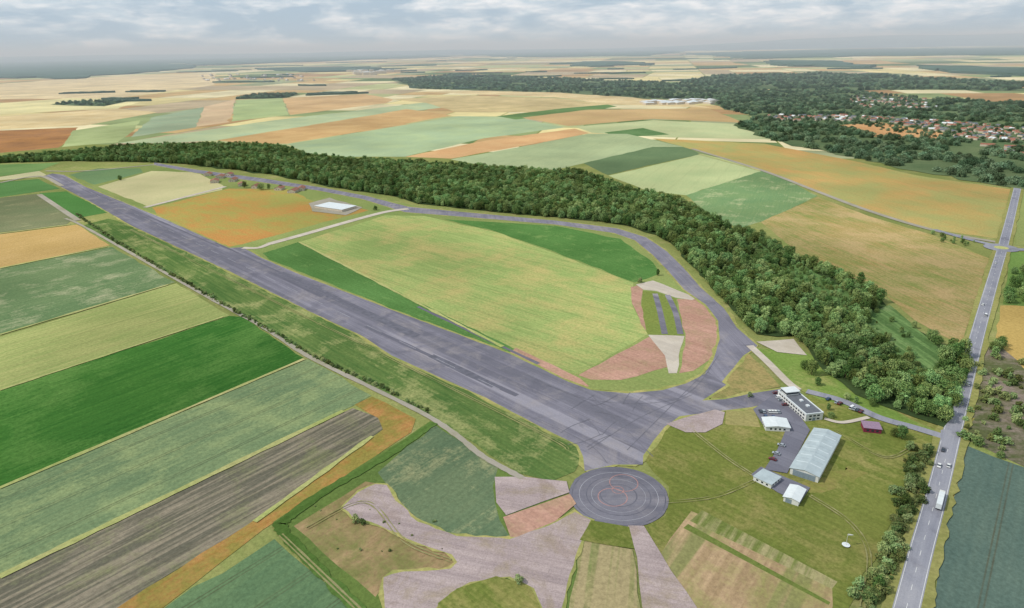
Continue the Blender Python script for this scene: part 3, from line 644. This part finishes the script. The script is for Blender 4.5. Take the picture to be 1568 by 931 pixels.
def gable(e,Wd,D,h,rh,mw,mr,ov=.5):
    box('walls',0,0,0,Wd,D,h,mw,e)
    x=Wd/2; o=ov
    obj('gable_ends',[(0,0,h),(Wd,0,h),(x,0,h+rh),(0,D,h),(Wd,D,h),(x,D,h+rh)],[(0,1,2),(5,4,3)],mw,e)
    s=rh/x
    obj('roof',[(-o,-o,h-o*s+.05),(x,-o,h+rh+.05),(x,D+o,h+rh+.05),(-o,D+o,h-o*s+.05),(Wd+o,-o,h-o*s+.05),(Wd+o,D+o,h-o*s+.05),
      (-o,-o,h-o*s+.2),(x,-o,h+rh+.2),(x,D+o,h+rh+.2),(-o,D+o,h-o*s+.2),(Wd+o,-o,h-o*s+.2),(Wd+o,D+o,h-o*s+.2)],
      [(6,7,8,9),(7,10,11,8),(0,3,2,1),(1,2,5,4),(0,1,7,6),(1,4,10,7),(3,9,8,2),(2,8,11,5),(0,6,9,3),(4,5,11,10)],mr,e)
    return s
e,Wd,D=frame('aircraft_hangar',(1209,726),(1252,740),(1281,675))
s=gable(e,Wd,D,4.0,1.4,m_wall,m_roofl)
m_sky=plain('roof_skylight','#bcc5c7',.4,.05,1)
for i in range(1,6):
    yy=D*i/6
    for x0,x1 in ((.8,Wd/2-.6),(Wd/2+.6,Wd-.8)):
        f=lambda x:4.0+1.4-abs(x-Wd/2)*s+.215
        obj('roof_skylight',[(x0,yy-.4,f(x0)),(x1,yy-.4,f(x1)),(x1,yy+.4,f(x1)),(x0,yy+.4,f(x0))],[(0,1,2,3)],m_sky,e)
        obj('roof_seam',[(x0,yy+D/12-.08,f(x0)),(x1,yy+D/12-.08,f(x1)),(x1,yy+D/12+.08,f(x1)),(x0,yy+D/12+.08,f(x0))],[(0,1,2,3)],m_door,e)
for i in range(4): box('sliding_door',Wd*.1+i*Wd*.2,-.12-.05*(i%2),0,Wd*.1+(i+1)*Wd*.2-.1,-.02,3.6,m_door,e)
wins(e,Wd,D,2.0,1.0,2.6,2.4,'WE')
e,Wd,D=frame('office_building',(1172,660),(1209,662),(1206,648)); gable(e,Wd,D,3.0,.8,m_wall,m_roofw); wins(e,Wd,D,1,1.2,1.2,1.4)
e,Wd,D=frame('storage_shed',(1199,768),(1222,776),(1234,758)); gable(e,Wd,D,3.0,.8,m_wall,m_roofw); box('door',1,-.08,0,4,.03,2.6,m_door,e)
e,Wd,D=frame('low_annex',(1153,736),(1180,749),(1190,735)); box('walls',0,0,0,Wd,D,2.6,m_wall,e); box('roof',-.3,-.3,2.603,Wd+.3,D+.3,2.85,m_roofl,e); wins(e,Wd,D,1,1.0,1.2,1.6)
e,Wd,D=frame('crimson_pavilion',(1322,662),(1349,665),(1352,655)); box('walls',0,0,0,Wd,D,3.0,m_crim,e); box('roof',-.3,-.3,3.003,Wd+.3,D+.3,3.3,plain('pavilion_roof','#8c7488',.7),e); wins(e,Wd,D,1,1.2,1.4,1.2,'S')
e,Wd,D=frame('open_storage_shed',(482,319),(524,325),(540,318)); box('walls',0,0,0,Wd,D,3,m_brick,e); box('roof',-.4,-.4,3.003,Wd+.4,D+.4,3.3,m_roofw,e)
ground_poly('gravel_yard',[(472,312),(505,303),(555,318),(530,330),(478,324)],m_path,z=.6)
e.location.z=.62
def house(u,v,w,d,ang,h=4,rh=2.6,mr=None):
    e=bpy.data.objects.new('farm_house',None); COL.objects.link(e); p=G(u,v); e.location=(p.x,p.y,.1); e.rotation_euler[2]=ang
    gable(e,w,d,h,rh,m_brick,mr or m_tile,.4); wins(e,w,d,1.2,1.2,1.2,2.4,'SWE')
for i,(u,v) in enumerate([(312,270),(330,274),(350,279),(365,286),(385,289),(420,292),(440,296),(455,293),(344,270),(322,281)]): house(u,v,9+R()*5,12+R()*10,R()*.8-.2)
# windsock on the lawn
e=bpy.data.objects.new('windsock',None); COL.objects.link(e); p=G(1295,836); e.location=(p.x,p.y,ZC[0]+.01)
vs=[];fs=[];mi=[]; tube(vs,fs,mi,Vector((0,0,0)),Vector((0,0,6)),.09,.06,8); obj('mast',vs,fs,m_wall,e)
vs=[];fs=[];mi=[]; tube(vs,fs,mi,Vector((.1,0,5.7)),Vector((2.6,.3,5.2)),.42,.18,12); obj('sock',vs,fs,m_wall,e)
vs=[(1.8*math.cos(t*math.pi/8),1.8*math.sin(t*math.pi/8),.02) for t in range(16)]; obj('base_slab',vs,[tuple(range(16))],m_roofw,e)
# distant town
V=[];FC=[];MI=[]
def tiny(x,y,w,d,a,h,rh,k):
    b=len(V); ca,sa=math.cos(a),math.sin(a)
    for (px,py,pz) in [(0,0,0),(w,0,0),(w,d,0),(0,d,0),(0,0,h),(w,0,h),(w,d,h),(0,d,h),(w/2,0,h+rh),(w/2,d,h+rh)]: V.append((x+px*ca-py*sa,y+px*sa+py*ca,pz))
    for f,m in [((0,1,5,4),0),((1,2,6,5),0),((2,3,7,6),0),((3,0,4,7),0),((4,5,8),0),((6,7,9),0),((4,8,9,7),k),((5,6,9,8),k)]: FC.append(tuple(b+i for i in f)); MI.append(m)
for px,n in (([(1170,178),(1300,178),(1450,187),(1568,198),(1700,207),(1700,230),(1568,220),(1460,214),(1455,205),(1350,187),(1200,186)],270),(estate,80),([(1480,222),(1568,228),(1700,235),(1700,250),(1560,240)],50)):
    poly=[G(*p) for p in px]; x0=min(p.x for p in poly);x1=max(p.x for p in poly);y0=min(p.y for p in poly);y1=max(p.y for p in poly); c=0
    while c<n:
        q=Vector((random.uniform(x0,x1),random.uniform(y0,y1),0))
        if inside(q,poly): tiny(q.x,q.y,random.uniform(8,12),random.uniform(9,17),R()*1.5,4.5,2.8,random.choice((1,1,1,2,2,3))); c+=1
for _ in range(34): q=G(random.uniform(985,1088),random.uniform(154,161)); tiny(q.x,q.y,random.uniform(20,55),random.uniform(20,50),R()*.5,7,1.5,3)
for _ in range(26): q=G(random.uniform(530,612),random.uniform(110,116)); tiny(q.x,q.y,random.uniform(30,80),random.uniform(30,80),R()*.5,24,2,3)
for _ in range(50): q=G(random.uniform(300,480),random.uniform(114,125)); tiny(q.x,q.y,random.uniform(14,30),random.uniform(15,35),R()*1.5,9,4,random.choice((2,3,3)))
obj('distant_town',V,FC,[m_brick,m_tile,m_roofd,m_roofw],mi=MI)
FLD('ripe_field',fieldhole,'#b0855c','#bd956c',da)
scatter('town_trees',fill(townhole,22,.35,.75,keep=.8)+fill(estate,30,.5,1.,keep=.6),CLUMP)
# ------------------------------------------------------------- vehicles
def carmesh(name,paint,L_=4.4,W_=1.8,van=False):
    vs=[];fs=[];mi=[]
    if van: prof=[(-2.4,.35),(2.4,.35),(2.5,.9),(2.0,1.15),(1.5,2.0),(-2.35,2.05),(-2.45,.9)]
    else: prof=[(-2.15,.35),(2.15,.35),(2.2,.68),(1.25,.92),(.55,1.42),(-1.15,1.46),(-1.85,.98),(-2.2,.9)]
    n=len(prof); hw=W_/2
    for s in (-1,1):
        for x,z in prof: vs.append((x,s*hw*(.84 if z>1.2 else 1),z))
    fs.append(tuple(range(n))[::1]); mi.append(0); fs.append(tuple(range(n,2*n))[::-1]); mi.append(0)
    for i in range(n):
        j=(i+1)%n; fs.append((i,i+n,j+n,j)); g=(prof[i][1]<1.2<prof[j][1]) or (prof[j][1]<1.2<prof[i][1]); mi.append(1 if g else 0)
    zt=1.38 if not van else 1.85; zb=.98 if not van else 1.2
    xa,xb=((-1.5,.95) if not van else (.4,1.6))
    for s in (-1,1):
        k=len(vs); y=s*(hw+.02); y2=s*(hw*.86+.02)
        vs+=[(xa,y,zb),(xb,y,zb),(xb-.45,y2,zt),(xa+.35,y2,zt)]; fs.append((k,k+1,k+2,k+3)); mi.append(1)
        for wx in (-1.35,1.35):
            tube(vs,fs,mi,Vector((wx,s*(hw-.2),.33)),Vector((wx,s*(hw+.03),.33)),.33,.33,12,2); k=len(vs)-12; fs.append(tuple(range(k,k+12))); mi.append(2)
    me=bpy.data.meshes.new(name); me.from_pydata([tuple(v) for v in vs],[],fs)
    for m in (paint,m_glass,m_tyre): me.materials.append(m)
    for p,i in zip(me.polygons,mi): p.material_index=i
    bm=bmesh.new(); bm.from_mesh(me); bmesh.ops.recalc_face_normals(bm,faces=bm.faces); bm.to_mesh(me); bm.free()
    return me
m_tyre=plain('tyre','#26262a',.9)
CARS=[carmesh('car_mesh',plain('car_paint',h,.3,.02,1,spec=.5),van=(h=='#dcdcdc')) for h in ('#d2d2d0','#3a3d44','#9aa0a6','#6b2026','#2c4468','#dcdcdc')]
def car(p,ang,z,k=None,name='parked_car'):
    o=bpy.data.objects.new(name,CARS[k if k is not None else random.choice((0,1,2,2,3,4,5,1))]); COL.objects.link(o); o.location=(p.x,p.y,z+.01); o.rotation_euler[2]=ang
def carrow(p,q,n,keep=.6,ang_off=math.pi/2,z=None):
    a,b=G(*p),G(*q); d=math.atan2(b.y-a.y,b.x-a.x)
    for i in range(n):
        if R()<keep: car(a.lerp(b,i/max(1,n-1)),d+ang_off+random.uniform(-.05,.05),z or zap)
carrow((1160,632),(1196,633),9); carrow((1172,640),(1196,642),5,.5); carrow((1188,604),(1202,622),6,.4); carrow((1180,710),(1196,684),7,.5)
carrow((1268,613),(1318,632),12,.6,z=zroad)
rs_=resample(rp,1.)
def on_road(v,side,k):
    best=min(rs_,key=lambda pt:(pt[0]-G(*v)).length); p,t=best; n=Vector((-t.y,t.x,0)); return p+n*side*2.1,math.atan2(t.y,t.x)+(math.pi if side>0 else 0)
for (u,v,s,k) in [(1442,712,-1,0),(1448,718,1,0),(1478,577,1,4),(1480,590,-1,0),(1493,548,1,2),(1505,484,-1,5),(1515,470,1,0),(1440,690,1,1),(1530,405,1,0)]:
    p,a_=on_road((u,v),s,k); car(p,a_,zroad,k,'car')
# truck
p,a_=on_road((1427,768),-1,0)
e=bpy.data.objects.new('articulated_truck',None); COL.objects.link(e); e.location=(p.x,p.y,zroad+.01); e.rotation_euler[2]=a_
box('trailer_box',-8,-1.25,1.15,4.6,1.25,3.9,m_roofw,e); box('chassis',-7.8,-.5,.75,7.6,.5,1.14,m_tyre,e)
obj('cab',[(x,y,z) for y in (-1.2,1.2) for x,z in ((5.1,.6),(7.5,.6),(7.6,1.7),(7.25,3.1),(6.7,3.3),(5.1,3.5))],[(0,1,2,3,4,5),(11,10,9,8,7,6)]+[(i,i+6,(i+1)%6+6,(i+1)%6) for i in range(6)],m_wall,e)
obj('windscreen',[(7.63,-1.05,1.75),(7.63,1.05,1.75),(7.3,1.05,2.95),(7.3,-1.05,2.95)],[(0,1,2,3)],m_glass,e)
vs=[];fs=[];mi=[]
for x in (-6.6,-5.3,-4,4.2,6.6):
    for s in (-1,1):
        tube(vs,fs,mi,Vector((x,s*.85,.5)),Vector((x,s*1.24,.5)),.5,.5,14); k=len(vs)-14; fs.append(tuple(range(k,k+14)))
obj('wheels',vs,fs,m_tyre,e)
print('trees',len(pts),'distant',len(dw),'parcels',len(MI),'z',ZC[0])
